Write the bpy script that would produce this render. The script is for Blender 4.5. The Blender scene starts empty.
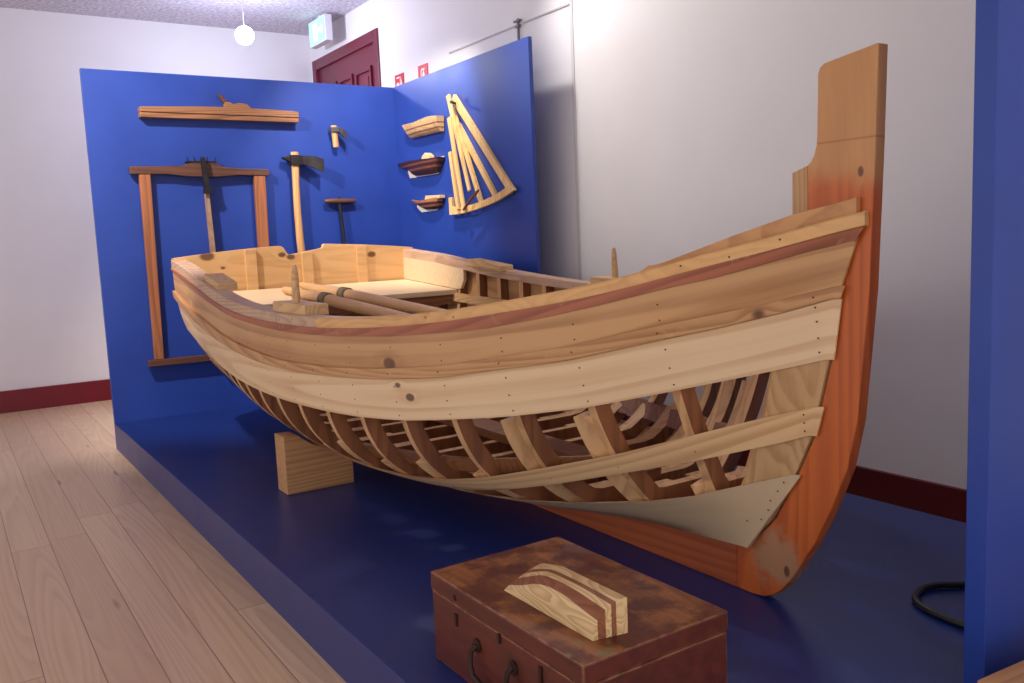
import bpy, bmesh, math, random
from mathutils import Vector, Matrix
random.seed(7)
S = 1.25                      # one working unit = camera height above the floor = 1.25 m
scn = bpy.context.scene
COL = scn.collection

# ------------------------------------------------------------------ helpers
def lerp(a, b, t): return a + (b - a) * t
class Spline:
    """natural cubic through (x, y) points"""
    def __init__(s, pts):
        s.x = [p[0] for p in pts]; s.y = [p[1] for p in pts]; n = len(pts)
        h = [s.x[i+1]-s.x[i] for i in range(n-1)]; s.h = h
        a = [0]*n; b = [1]*n; c = [0]*n; d = [0]*n
        for i in range(1, n-1):
            a[i] = h[i-1]; b[i] = 2*(h[i-1]+h[i]); c[i] = h[i]
            d[i] = 6*((s.y[i+1]-s.y[i])/h[i]-(s.y[i]-s.y[i-1])/h[i-1])
        for i in range(1, n):
            w = a[i]/b[i-1]; b[i] -= w*c[i-1]; d[i] -= w*d[i-1]
        s.M = [0]*n; s.M[-1] = d[-1]/b[-1]
        for i in range(n-2, -1, -1): s.M[i] = (d[i]-c[i]*s.M[i+1])/b[i]
    def __call__(s, x):
        x = min(max(x, s.x[0]), s.x[-1]); i = 0
        while i < len(s.x)-2 and x > s.x[i+1]: i += 1
        h = s.h[i]; a = (s.x[i+1]-x)/h; b = (x-s.x[i])/h
        return a*s.y[i]+b*s.y[i+1]+((a**3-a)*s.M[i]+(b**3-b)*s.M[i+1])*h*h/6
def lin(pts):
    def f(x):
        if x <= pts[0][0]: return pts[0][1]
        for i in range(len(pts)-1):
            if x <= pts[i+1][0]:
                return lerp(pts[i][1], pts[i+1][1], (x-pts[i][0])/(pts[i+1][0]-pts[i][0]))
        return pts[-1][1]
    return f

class MB:
    def __init__(s): s.v = []; s.f = []; s.m = []; s.g = None
    def add(s, vs, fs, mi=0):
        o = len(s.v); s.v += [tuple(v) for v in vs]
        s.f += [tuple(i+o for i in f) for f in fs]; s.m += [mi]*len(fs); return s
    def box(s, x0, x1, y0, y1, z0, z1, mi=0):
        vs = [(x0,y0,z0),(x1,y0,z0),(x1,y1,z0),(x0,y1,z0),(x0,y0,z1),(x1,y0,z1),(x1,y1,z1),(x0,y1,z1)]
        return s.add(vs, [(0,3,2,1),(4,5,6,7),(0,1,5,4),(1,2,6,5),(2,3,7,6),(3,0,4,7)], mi)
    def prism(s, poly, axis, a, b, mi=0):
        """poly: 2-D outline; axis x: (y,z); y: (x,z); z: (x,y)"""
        def P(p, t):
            return {'x': (t,p[0],p[1]), 'y': (p[0],t,p[1]), 'z': (p[0],p[1],t)}[axis]
        n = len(poly)
        vs = [P(p,a) for p in poly]+[P(p,b) for p in poly]
        fs = [tuple(range(n-1,-1,-1)), tuple(range(n,2*n))]+[(i,(i+1)%n,(i+1)%n+n,i+n) for i in range(n)]
        return s.add(vs, fs, mi)
    def loft(s, rings, mi=0, caps=True, closed=True):
        n = len(rings[0]); o = []
        for r in rings: o += list(r)
        fs = []
        for k in range(len(rings)-1):
            for i in range(n if closed else n-1):
                j = (i+1) % n
                fs.append((k*n+i, k*n+j, (k+1)*n+j, (k+1)*n+i))
        if caps: fs += [tuple(range(n-1,-1,-1)), tuple((len(rings)-1)*n+i for i in range(n))]
        return s.add(o, fs, mi)
    def tube(s, path, rad, n=10, mi=0, caps=True):
        path = [Vector(p) for p in path]
        if not hasattr(rad, '__len__'): rad = [rad]*len(path)
        rings = []; up = None
        for i, p in enumerate(path):
            t = (path[min(i+1,len(path)-1)]-path[max(i-1,0)]).normalized()
            if up is None:
                up = Vector((0,0,1)) if abs(t.z) < .9 else Vector((1,0,0))
            sd = t.cross(up).normalized(); up = sd.cross(t).normalized()
            rings.append([tuple(p+(sd*math.cos(a)+up*math.sin(a))*rad[i]) for a in [2*math.pi*k/n for k in range(n)]])
        return s.loft(rings, mi, caps)
    def build(s, name, mats, parent=None, origin=None, smooth=False, bevel=0, kind=None):
        if not isinstance(mats, (list, tuple)): mats = [mats]
        if parent is not None: org = Vector(parent['_o'])
        elif origin is not None: org = Vector(origin)
        else:
            org = Vector(((min(v[0] for v in s.v)+max(v[0] for v in s.v))/2, (min(v[1] for v in s.v)+max(v[1] for v in s.v))/2, min(v[2] for v in s.v)))
        me = bpy.data.meshes.new(name)
        me.from_pydata([tuple((Vector(v)-org)*S) for v in s.v], [], s.f)
        for m in mats: me.materials.append(m)
        if s.g:                                        # coordinates that follow the bent plank: (thickness, length, width)
            at_ = me.attributes.new('grain', 'FLOAT_VECTOR', 'POINT')
            for i_ in range(len(s.v)): at_.data[i_].vector = Vector(s.g[i_] if i_ < len(s.g) else (0,0,0))*S
        for p, mi in zip(me.polygons, s.m): p.material_index = mi
        bm = bmesh.new(); bm.from_mesh(me)
        bmesh.ops.recalc_face_normals(bm, faces=bm.faces); bm.to_mesh(me); bm.free()
        if smooth:
            me.shade_smooth(); me.set_sharp_from_angle(angle=math.radians(38))
        o = bpy.data.objects.new(name, me); COL.objects.link(o)
        o['_o'] = tuple(org)
        if parent is not None: o.parent = parent
        else: o.location = org*S
        if bevel:
            b = o.modifiers.new('bevel', 'BEVEL'); b.width = bevel*S; b.segments = 2; b.limit_method = 'ANGLE'; b.angle_limit = math.radians(40)
        if kind: o['kind'] = kind
        return o
def sub(name, mb, mats, part, **k):           # a child of a part: the part sits at its thing's origin
    return mb.build(name, mats, part, **k)
def tag(o, label, cat, group=None):
    o['label'] = label; o['category'] = cat
    if group: o['group'] = group
    return o
def thing(name, loc, label, cat, group=None):
    o = bpy.data.objects.new(name, None); COL.objects.link(o); o.location = Vector(loc)*S; o['_o'] = tuple(loc)
    o.empty_display_size = .1
    return tag(o, label, cat, group)

# ------------------------------------------------------------------ materials
class N:
    def __init__(s, name):
        s.m = bpy.data.materials.new(name); s.m.use_nodes = True; s.t = s.m.node_tree; s.t.nodes.clear()
        s.out = s.t.nodes.new('ShaderNodeOutputMaterial'); s.b = s.t.nodes.new('ShaderNodeBsdfPrincipled')
        s.t.links.new(s.b.outputs[0], s.out.inputs[0])
    def n(s, typ, ins=None, **kw):
        d = s.t.nodes.new(typ)
        for k, v in kw.items(): setattr(d, k, v)
        for k, v in (ins or {}).items(): s.set(d.inputs[k], v)
        return d
    def set(s, inp, v):
        if hasattr(v, 'links') or isinstance(v, bpy.types.NodeSocket): s.t.links.new(v, inp)
        else: inp.default_value = v
    def math(s, op, a, b=0, c=0):
        d = s.t.nodes.new('ShaderNodeMath'); d.operation = op
        s.set(d.inputs[0], a); s.set(d.inputs[1], b); s.set(d.inputs[2], c); return d.outputs[0]
    def mix(s, f, a, b, mode='MIX'):
        d = s.t.nodes.new('ShaderNodeMix'); d.data_type = 'RGBA'; d.blend_type = mode
        s.set(d.inputs[0], f); s.set(d.inputs[6], a); s.set(d.inputs[7], b); return d.outputs[2]
    def obj(s): return s.n('ShaderNodeTexCoord').outputs['Object']
    def map(s, v, scale, loc=(0,0,0), rot=(0,0,0)):
        return s.n('ShaderNodeMapping', {'Vector': v, 'Scale': scale, 'Location': loc, 'Rotation': rot}).outputs[0]
    def noise(s, v, scale, detail=2, rough=.5, dist=0):
        return s.n('ShaderNodeTexNoise', {'Vector': v, 'Scale': scale, 'Detail': detail, 'Roughness': rough, 'Distortion': dist}).outputs[0]
    def ramp(s, f, lo, hi):
        d = s.n('ShaderNodeMapRange', {'Value': f, 'From Min': lo, 'From Max': hi}); d.interpolation_type = 'SMOOTHSTEP'; return d.outputs[0]
    def bump(s, h, strength=.2, dist=.01):
        d = s.n('ShaderNodeBump', {'Height': h, 'Strength': strength, 'Distance': dist}); s.t.links.new(d.outputs[0], s.b.inputs['Normal'])
def c4(c): return (c[0], c[1], c[2], 1)
def srgb(r, g, b):
    f = lambda v: (v/255/12.92) if v/255 <= .04045 else ((v/255+.055)/1.055)**2.4
    return (f(r), f(g), f(b), 1)
def plain(name, col, rough=.5, metal=0, var=.0):
    k = N(name); k.b.inputs['Roughness'].default_value = rough; k.b.inputs['Metallic'].default_value = metal
    if var:
        n = k.noise(k.obj(), 18, 4)
        k.set(k.b.inputs['Base Color'], k.mix(k.ramp(n, .3, .7), c4([x*(1-var) for x in col[:3]]), c4([min(1,x*(1+var)) for x in col[:3]])))
    else: k.b.inputs['Base Color'].default_value = c4(col)
    return k.m
def wood(name, light, dark, axis='Y', freq=26, across=4.2, rough=.55, knots=(), fine=.36, patch=None, shift=(0,0,0), contrast=1.0, extra=None, bent=False):
    """plain-sawn timber: growth rings cut by the board, knots given in the object's own coordinates (metres)"""
    k = N(name); co = k.obj(); base = k.n('ShaderNodeAttribute', attribute_name='grain').outputs['Vector'] if bent else co
    if shift == 'random':
        r = k.n('ShaderNodeObjectInfo').outputs['Random']
        cv = k.n('ShaderNodeCombineXYZ', {0: k.math('MULTIPLY', r, 37.1), 1: k.math('MULTIPLY', r, 11.7), 2: k.math('MULTIPLY', r, 23.3)}).outputs[0]
        cs = k.n('ShaderNodeVectorMath', {0: base, 1: cv}, operation='ADD').outputs[0]
    else:
        cs = k.n('ShaderNodeVectorMath', {0: base, 1: tuple(shift)}, operation='ADD').outputs[0]
    a = {'X': 0, 'Y': 1, 'Z': 2}[axis]
    sc = [across]*3; sc[a] = across*.055
    n1 = k.noise(k.map(cs, tuple(sc)), 1.0, .6, .35, .05)
    val = n1; spots = None
    for (x, y, z, r) in knots:
        sq = [1, 1, 1]; sq[a] = .62
        dv = k.n('ShaderNodeVectorMath', {0: k.map(co, tuple(sq)), 1: (x*sq[0], y*sq[1], z*sq[2])}, operation='DISTANCE').outputs['Value']
        fall = k.ramp(dv, r*3.2, 0)
        val = k.math('ADD', val, k.math('MULTIPLY', fall, .035))
        sp = k.ramp(dv, r*1.15, r*.65); spots = sp if spots is None else k.math('MAXIMUM', spots, sp)
    ring = k.math('FRACT', k.math('MULTIPLY', val, freq))
    ring = k.math('MULTIPLY', k.ramp(ring, .1, .8), k.ramp(ring, 1.0, .86))
    sf = [55]*3; sf[a] = 2.2
    nf = k.noise(k.map(cs, tuple(sf)), 1.0, 3, .6)
    f = k.math('ADD', k.math('MULTIPLY', ring, .5*contrast), k.math('MULTIPLY', k.math('SUBTRACT', nf, .5), fine*2))
    f = k.math('ADD', f, k.math('MULTIPLY', k.math('SUBTRACT', k.noise(cs, 2.3, 2), .5), .7))
    colr = k.mix(k.ramp(f, -.1, 1.0), light, dark)
    if patch:                                              # weathered / reddish patches: (colour, scale, lo, hi)
        for pc, ps, lo, hi in patch:
            colr = k.mix(k.ramp(k.noise(cs, ps, 4, .6), lo, hi), colr, pc)
    if extra: colr = extra(k, co, colr)
    if spots is not None: colr = k.mix(k.math('MULTIPLY', spots, .9), colr, srgb(100, 60, 44))
    if shift == 'random':
        r2 = k.math('ADD', k.math('MULTIPLY', k.n('ShaderNodeObjectInfo').outputs['Random'], .3), .85)
        colr = k.n('ShaderNodeHueSaturation', {'Color': colr, 'Value': r2}).outputs[0]
    k.set(k.b.inputs['Base Color'], colr); k.b.inputs['Roughness'].default_value = rough
    k.bump(k.math('ADD', nf, k.math('MULTIPLY', ring, .3)), .12, .002)
    return k.m

PINE_L, PINE_D = srgb(226, 190, 148), srgb(190, 142, 96)
NAIL = plain('iron_nail', srgb(78, 56, 44), .6)
def painted(name, col, rough=.42, bump=.05, var=.07):
    k = N(name); co = k.obj()
    n = k.noise(co, 3.0, 3); f = k.noise(co, 160, 2)
    k.set(k.b.inputs['Base Color'], k.mix(k.ramp(n, .3, .7), c4([x*(1-var) for x in col[:3]]), c4([x*(1+var) for x in col[:3]])))
    k.set(k.b.inputs['Roughness'], k.math('ADD', k.math('MULTIPLY', n, .15), rough-.07))
    k.bump(f, bump, .003); return k.m
BLUE = painted('blue_paint', srgb(38, 68, 160))
BLUE_DECK = painted('blue_deck_paint', srgb(24, 48, 120), .34)
WHITE = painted('white_wall_paint', srgb(238, 235, 236), .7, .08, .012)
REDBROWN = painted('dark_red_gloss_paint', srgb(120, 20, 34), .4)
REDDARK = painted('dark_red_skirting_paint', srgb(96, 22, 28), .45)
DOORRED = painted('door_red_paint', srgb(112, 32, 50), .35)
IRON = plain('dark_iron', srgb(52, 48, 52), .5, .6, .25)
STEEL = plain('grey_steel', srgb(120, 118, 118), .4, .8, .15)
def ceiling_mat():
    k = N('speckled_ceiling_board'); co = k.obj()
    n = k.noise(co, 34, 3, .7)
    k.set(k.b.inputs['Base Color'], k.mix(k.ramp(n, .38, .62), srgb(186, 180, 196), srgb(226, 222, 232)))
    k.b.inputs['Roughness'].default_value = .9; k.bump(n, .4, .01); return k.m
def floor_mat():
    k = N('pine_floor_boards'); co = k.obj()
    x = k.n('ShaderNodeSeparateXYZ', {0: co}); W = .152
    u = k.math('DIVIDE', x.outputs[0], W); idx = k.math('FLOOR', u); fr = k.math('FRACT', u)
    wn = k.n('ShaderNodeTexWhiteNoise', {'W': idx}, noise_dimensions='1D').outputs['Value']
    yy = k.math('DIVIDE', k.math('ADD', x.outputs[1], k.math('MULTIPLY', wn, 3.1)), 2.35)
    jd = k.math('FLOOR', yy); jf = k.math('FRACT', yy)
    bid = k.math('ADD', k.math('MULTIPLY', idx, 7.31), k.math('MULTIPLY', jd, 3.77))
    w2 = k.n('ShaderNodeTexWhiteNoise', {'W': bid}, noise_dimensions='1D')
    off = k.n('ShaderNodeVectorMath', {0: w2.outputs['Color'], 1: (40,40,40)}, operation='MULTIPLY').outputs[0]
    cs = k.n('ShaderNodeVectorMath', {0: co, 1: off}, operation='ADD').outputs[0]
    n1 = k.noise(k.map(cs, (5.0,.30,1)), 1, .8, .4, .05)
    ring = k.math('FRACT', k.math('MULTIPLY', n1, 24)); ring = k.math('MULTIPLY', k.ramp(ring, .15, .85), k.ramp(ring, 1.0, .88))
    nf = k.noise(k.map(cs, (70,2.5,1)), 1, 3, .6)
    f = k.math('ADD', k.math('MULTIPLY', ring, .24), k.math('MULTIPLY', nf, .5))
    col = k.mix(k.ramp(f, .1, 1.0), srgb(232, 202, 168), srgb(190, 148, 114))
    col = k.mix(k.math('MULTIPLY', w2.outputs['Value'], .62), col, srgb(198, 158, 124))
    vk = k.n('ShaderNodeTexVoronoi', {'Vector': k.map(cs, (4.2,.8,1)), 'Scale': 1.0}).outputs['Distance']
    col = k.mix(k.math('MULTIPLY', k.ramp(vk, .085, .04), .7), col, srgb(92, 58, 42))
    e = k.math('MINIMUM', fr, k.math('SUBTRACT', 1, fr)); g = k.ramp(e, .0, .018)
    je = k.math('MINIMUM', jf, k.math('SUBTRACT', 1, jf)); g = k.math('MULTIPLY', g, k.ramp(je, 0, .0014))
    col = k.mix(g, srgb(130, 96, 74), col)
    k.set(k.b.inputs['Base Color'], col); k.b.inputs['Roughness'].default_value = .33
    k.bump(k.math('ADD', g, k.math('MULTIPLY', nf, .1)), .25, .003); return k.m

# ------------------------------------------------------------------ the room
XL, XR, YW, ZC = -3.2, 2.578, 6.606, 2.60
k0 = dict(kind='structure')
MB().box(XL, 4.2, -1.6, YW+.1, -.08, 0).build('floor', floor_mat(), origin=(0,0,0), **k0)
MB().box(XL, 4.2, -1.6, YW+.1, ZC, ZC+.06).build('ceiling', ceiling_mat(), origin=(0,0,ZC), **k0)
MB().box(XL, XR+.1, YW, YW+.1, 0, ZC).build('wall_back', WHITE, origin=(0,YW,0), **k0)
D0, D1, DT = 5.40, 6.575, 2.40
w = MB()
w.box(XR, XR+.14, -1.6, D0, 0, ZC); w.box(XR, XR+.14, D0, D1, DT, ZC); w.box(XR, XR+.14, D1, YW, 0, ZC)
w.build('wall_right', WHITE, origin=(XR,0,0), **k0)
MB().box(XL, XR-.002, YW-.02, YW, 0, .144).build('baseboard_back', REDBROWN, **k0)
MB().box(XR-.018, XR, -1.6, D0-.02, 0, .172).build('baseboard_right', REDDARK, **k0)
# door in the right wall
d = MB().box(XR+.012, XR+.07, D0+.06, D1-.06, 0.01, DT-.07).build('door_1', DOORRED, origin=(XR,(D0+D1)/2,0), **k0)
f = MB(); f.box(XR-.012, XR+.12, D0, D0+.07, 0, DT); f.box(XR-.012, XR+.12, D1-.07, D1, 0, DT); f.box(XR-.012, XR+.12, D0+.07, D1-.07, DT-.075, DT)
f.build('door_frame', DOORRED, d, bevel=.004)
ym = (D0+D1)/2
for y0, y1 in ((D0+.15, ym-.17), (ym-.12, ym+.12), (ym+.17, D1-.15)):
    for z0, z1 in ((.2, 1.0), (1.12, 2.19)):
        p = MB(); t = .028
        p.box(XR-.004, XR+.012, y0, y1, z0, z0+t); p.box(XR-.004, XR+.012, y0, y1, z1-t, z1)
        p.box(XR-.004, XR+.012, y0, y0+t, z0+t, z1-t); p.box(XR-.004, XR+.012, y1-t, y1, z0+t, z1-t)
        p.box(XR+.004, XR+.013, y0+.06, y1-.06, z0+.06, z1-.06)
        p.build('door_panel', DOORRED, d, bevel=.003)

# thin cable trunking on the right wall
t = thing('cable_trunking', (XR, 3.9, 2.06), 'thin white cable trunking with a small clip along the white right wall', 'trunking')
CW = plain('grey_white_plastic', srgb(190, 184, 186), .5)
MB().box(XR-.006, XR, 3.345, 4.48, 2.058, 2.066).build('horizontal_run', CW, t)
MB().box(XR-.003, XR, 3.325, 3.345, 0.18, 2.59).build('vertical_run', plain('white_plastic', srgb(216, 212, 214), .6), t)
c = MB(); c.box(XR-.02, XR-.006, 3.735, 3.79, 2.074, 2.082); c.box(XR-.014, XR-.006, 3.757, 3.768, 1.95, 2.09); c.box(XR-.02, XR-.006, 3.745, 3.78, 2.046, 2.056)
c.build('clip', plain('grey_plastic', srgb(120, 116, 120), .5), t)

# ------------------------------------------------------------------ display stand: platform and partitions
PX0, PX1, PY0, PYB, PZ = .695, 2.386, .755, 4.844, .136
o = MB().box(PX0, PX1, PY0, PYB-.001, 0, PZ).build('display_platform', BLUE_DECK, bevel=.002)
tag(o, 'low dark blue painted display platform standing on the wooden floor under the boat', 'platform')
ZP = 1.918
t = thing('display_partition', (1.55, PYB, 0), 'tall royal blue corner partition with old tools and boat models hung on it', 'partition')
MB().box(PX0, 2.4085, PYB, PYB+.03, 0, ZP).build('back_panel', BLUE, t, bevel=.0015)
MB().box(2.388, 2.4085, 3.42, PYB-.0005, 0, ZP).build('side_panel', BLUE, t, bevel=.0015)
o = MB().box(1.50, 2.384, .798, .837, PZ+.0005, 2.05).build('partition_screen', BLUE, bevel=.0015)
tag(o, 'plain blue standing panel at the right edge of the photo, near the bow', 'partition')

# ------------------------------------------------------------------ the boat: hull shape
XC = 1.56
Bf = Spline([(1.07,.03),(1.2,.115),(1.35,.215),(1.5,.31),(1.7,.42),(1.9,.512),(2.1,.582),(2.35,.645),(2.6,.685),(2.85,.705),(3.1,.708),(3.4,.692),(3.7,.672),(4.0,.652),(4.17,.640),(4.34,.627)])
ZSf = Spline([(1.05,1.027),(1.09,1.0173),(1.2,.985),(1.35,.9427),(1.5,.9003),(1.7,.8604),(1.9,.8296),(2.1,.8098),(2.35,.797),(2.6,.799),(2.85,.8077),(3.1,.8239),(3.4,.8535),(3.7,.8921),(4.0,.9343),(4.17,.9513),(4.34,.968)])
RAB = [(1.05,1.10),(1.068,1.026),(1.111,.916),(1.141,.834),(1.151,.725),(1.178,.619),(1.196,.547),(1.238,.458),(1.301,.341),(1.321,.317),(1.388,.253),(1.6,.238),(1.9,.225),(2.5,.222),(3.2,.225),(3.8,.235),(4.34,.25)]
zkf = lin(RAB)
_K = [1.1,1.5,1.9,2.4,3.0,3.6,4.34]
Mf = Spline(list(zip(_K, [.66,2.042,3.4,4.4,4.5,4.0,2.85]))); Nf = Spline(list(zip(_K, [.6,.973,1.637,2.0,1.62,1.4,1.6])))
def half(Y, z, off=0):
    """half breadth of the hull skin at station Y and height z"""
    zk = zkf(Y); zs = ZSf(Y); u = min(max((z-zk)/max(zs-zk,1e-4), 0), 1)
    g = max(1-(1-u)**Mf(Y), 0)**(1/Nf(Y))
    return .02+max(Bf(Y)-.015-.02, 0)*g+off
def hullz(Y, b):
    lo, hi = zkf(Y), ZSf(Y)
    for _ in range(40):
        m = (lo+hi)/2
        if half(Y, m) < b: lo = m
        else: hi = m
    return lo
L = lambda *p: lin(p)
SHEER_B = [(1.068,1.00),(1.105,.963),(1.168,.945),(1.308,.899),(1.385,.881),(1.533,.841),(1.649,.814),(1.802,.784),(2.074,.758),(2.31,.747),(2.549,.745),(2.776,.752),(3.114,.770),(3.436,.803),(3.83,.856),(4.335,.920)]
BAT_B = [(1.138,.847),(1.209,.822),(1.268,.804),(1.329,.786),(1.403,.767),(1.615,.711),(1.834,.675),(1.92,.659),(2.131,.640),(2.319,.632),(2.583,.628),(2.804,.634),(3.002,.646),(3.343,.667),(3.825,.709),(4.335,.788)]
BAT_T = [(1.127,.875),(1.205,.851),(1.246,.837),(1.4,.800),(1.615,.744),(1.916,.690),(2.127,.669),(2.355,.658),(2.648,.656),(2.85,.668),(3.061,.682),(3.367,.704),(3.942,.767),(4.335,.822)]
LP_B = [(1.156,.72),(1.276,.685),(1.438,.640),(1.602,.597),(1.774,.566),(1.976,.541),(2.085,.529),(2.271,.520),(2.432,.519),(2.744,.523),(3.125,.535),(3.562,.548),(3.9,.58),(4.335,.635)]
P3_T = [(1.181,.617),(1.289,.582),(1.434,.530),(1.566,.482),(1.647,.457),(1.791,.415),(1.949,.372),(2.097,.343),(2.311,.319),(2.55,.315),(2.846,.325),(3.3,.35),(3.8,.40),(4.335,.48)]
P3_B = [(1.199,.551),(1.267,.525),(1.403,.479),(1.54,.438),(1.768,.373),(1.903,.340),(2.036,.312),(2.3,.285),(2.6,.278),(3.0,.290),(3.5,.32),(4.0,.375),(4.335,.435)]
GB_T = [(1.241,.456),(1.409,.395),(1.485,.366),(1.576,.342),(1.708,.318),(1.806,.303),(2.0,.282),(2.3,.262),(2.8,.255),(3.5,.268),(4.335,.32)]
GB_B = [(1.388,.253)]+RAB[11:]
Y_END = 4.335
def plank(bot, top, side, o0, o1, ns=64, nv=6, y1=Y_END, ybow=None, lap=.015):
    """a strake bent round the hull between two height curves; thickness from o0 to o1 outside the skin"""
    fb, ft = lin(bot), lin(top); yb, yt = bot[0][0]-lap, top[0][0]-lap
    if ybow: yb = yt = ybow
    rings = []; gr = []; yb_ = min(yb, yt)
    for i in range(ns+1):
        s = (i/ns)**1.5; ring = []
        for lay, off in ((0, o1), (1, o0)):
            for j in range(nv+1):
                v = j/nv if lay == 0 else 1-j/nv
                Y = lerp(lerp(yb, y1, s), lerp(yt, y1, s), v)
                z = lerp(fb(lerp(yb, y1, s)), ft(lerp(yt, y1, s)), v)
                ring.append((XC+side*half(Y, z, off if off < 0 or ybow else max(off*min(1, .3+.7*(Y-yb_)/.14), .0015 if lay == 0 else .0004)), Y, z)); gr.append((off, Y, v*(ft(2.2)-fb(2.2))+side))
        rings.append(ring)
    mb = MB().loft(rings); mb.g = gr; return mb
def nails(mb, zf, ys, side, off, r=.0042, mi=1):
    r *= .62
    for Y in ys:
        for fz in zf:
            z = fz(Y); x = XC+side*(half(Y, z, off+.0012))
            dy = .01; tx = side*(half(Y+dy, z, off)-half(Y-dy, z, off))/(2*dy)
            tz = side*(half(Y, z+dy, off)-half(Y, z-dy, off))/(2*dy)
            cen = Vector((x, Y, z)); a = Vector((tx, 1, 0)).normalized(); b = Vector((tz, 0, 1)).normalized()
            vs = [cen+(a*math.cos(q)+b*math.sin(q))*r for q in [k*math.pi/4 for k in range(8)]]
            mb.add(vs, [tuple(range(8))], mi)
FR = [1.42+.1685*k for k in range(17)]

boat = thing('wooden_rowing_boat', (XC, 2.7, PZ), 'pine rowing boat with an orange stem and open unplanked lower hull on the blue platform', 'boat')
def kn(x, y, z, r): return ((x-XC)*S, (y-2.7)*S, (z-PZ)*S, r)     # knot position in the boat's own coordinates
ORANGE_L, ORANGE_D = srgb(202, 104, 46), srgb(166, 74, 32)
def stem_fade(k, co, colr):
    z = k.n('ShaderNodeSeparateXYZ', {0: co}).outputs[2]
    y = k.n('ShaderNodeSeparateXYZ', {0: co}).outputs[1]
    nz = k.math('ADD', z, k.math('MULTIPLY', k.math('SUBTRACT', k.noise(co, 7, 4), .5), .16))
    bare = k.mix(k.noise(k.map(co, (30,30,3)), 1, 3), srgb(218, 162, 106), srgb(182, 124, 76))
    colr = k.mix(k.ramp(nz, (1.06-PZ)*S, (1.13-PZ)*S), colr, bare)
    d = k.n('ShaderNodeVectorMath', {0: co, 1: kn(1.54, 1.30, .245, 0)[:3]}, operation='DISTANCE').outputs['Value']
    d = k.math('ADD', d, k.math('MULTIPLY', k.math('SUBTRACT', k.noise(co, 22, 4, .6), .5), .17))
    colr = k.mix(k.math('MULTIPLY', k.ramp(d, .11, .05), .8), colr, srgb(176, 138, 106))
    line = k.math('ABSOLUTE', k.math('SUBTRACT', z, (1.165-PZ)*S+.0))
    return k.mix(k.math('MULTIPLY', k.ramp(line, .004, .001), .5), colr, srgb(160, 84, 44))
STEM_M = wood('orange_stained_stem_wood', ORANGE_L, ORANGE_D, 'Z', 18, 3.5, .42, knots=[kn(1.545,1.272,.222,.011), kn(1.545,1.085,1.10,.009)], extra=stem_fade, fine=.2)
KEEL_M = wood('orange_stained_keel_wood', srgb(178, 90, 48), srgb(142, 64, 34), 'Y', 18, 3.5, .42, fine=.2)
SHEER_M = wood('brown_pine_plank', srgb(208, 162, 114), srgb(160, 110, 70), 'Y', 13, 3.6, .5,
               knots=[kn(.981,2.105,.684,.022), kn(.915,3.9,.80,.018)], bent=True)
LIGHT_M = wood('pale_pine_plank', srgb(240, 209, 170), srgb(214, 170, 126), 'Y', 13, 4.0, .55, contrast=1.0,
               knots=[kn(.993,2.085,.627,.011), kn(1.006,2.045,.597,.015), kn(.93,3.92,.675,.012), kn(1.47,1.23,.70,.007)], shift=(3,1,2), bent=True)
LOW_M = wood('pale_streaky_pine_plank', srgb(232, 192, 144), srgb(192, 144, 98), 'Y', 22, 5.0, .6, shift=(7,2,5), bent=True)
GAR_M = wood('grey_pine_plank', srgb(208, 180, 146), srgb(170, 138, 104), 'Y', 22, 4.5, .6, shift=(1,9,5), contrast=.9, bent=True)
BAT_M = wood('worn_pine_batten', srgb(206, 158, 110), srgb(158, 108, 70), 'Y', 30, 5, .55, shift=(4,4,4), patch=[(srgb(214,178,140), 14, .6, .8)], knots=[kn(1.44,1.265,.82,.02)], bent=True)
RUB_M = wood('reddish_brown_rubbing_strake', srgb(176, 104, 76), srgb(128, 72, 52), 'Y', 24, 6, .5, shift=(2,8,1), patch=[(srgb(190,136,108), 22, .6, .78)], bent=True)
WASH_M = wood('brown_washboard_wood', srgb(206, 152, 100), srgb(166, 110, 66), 'Y', 13, 3.6, .5, shift=(1,3,2))
CAP_M = wood('golden_pine_gunwale', srgb(228, 178, 118), srgb(192, 136, 80), 'Y', 22, 5, .45, shift=(9,3,2), contrast=.6)
CAPG_M = wood('weathered_pine_gunwale', srgb(206, 172, 146), srgb(166, 128, 108), 'Y', 24, 6, .6, shift=(3,5,8), patch=[(srgb(178,146,126), 9, .5, .75)])
FRAME_M = wood('pale_frame_edge_wood', srgb(222, 178, 130), srgb(182, 134, 92), 'Z', 12, 5, .6, shift='random')
SIDE_M = wood('darker_brown_frame_side_wood', srgb(146, 92, 58), srgb(104, 62, 40), 'Z', 12, 5, .55, shift='random')  # darker brown for fore and aft faces; outer and inner edges stay pale
TRAN_M = wood('golden_pine_transom', srgb(222, 178, 124), srgb(190, 142, 92), 'X', 22, 3.6, .5, contrast=.7,
              knots=[kn(1.94,4.3,.945,.022), kn(1.16,4.3,.915,.012), kn(1.50,4.3,.952,.02), kn(1.455,4.3,.965,.018), kn(1.09,4.3,.975,.03), kn(1.13,4.3,.88,.011)], shift=(5,5,1))
SEAT_M = wood('pale_sanded_seat_wood', srgb(230, 204, 168), srgb(206, 174, 134), 'X', 22, 4, .5, contrast=.5, shift=(8,1,6))
BLOCK_M = wood('pale_block_wood', srgb(222, 182, 132), srgb(190, 144, 98), 'Y', 24, 6, .55, shift=(6,6,2))
DARK_M = wood('dark_brown_beam', srgb(150, 100, 66), srgb(112, 72, 46), 'X', 22, 5, .55)

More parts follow.
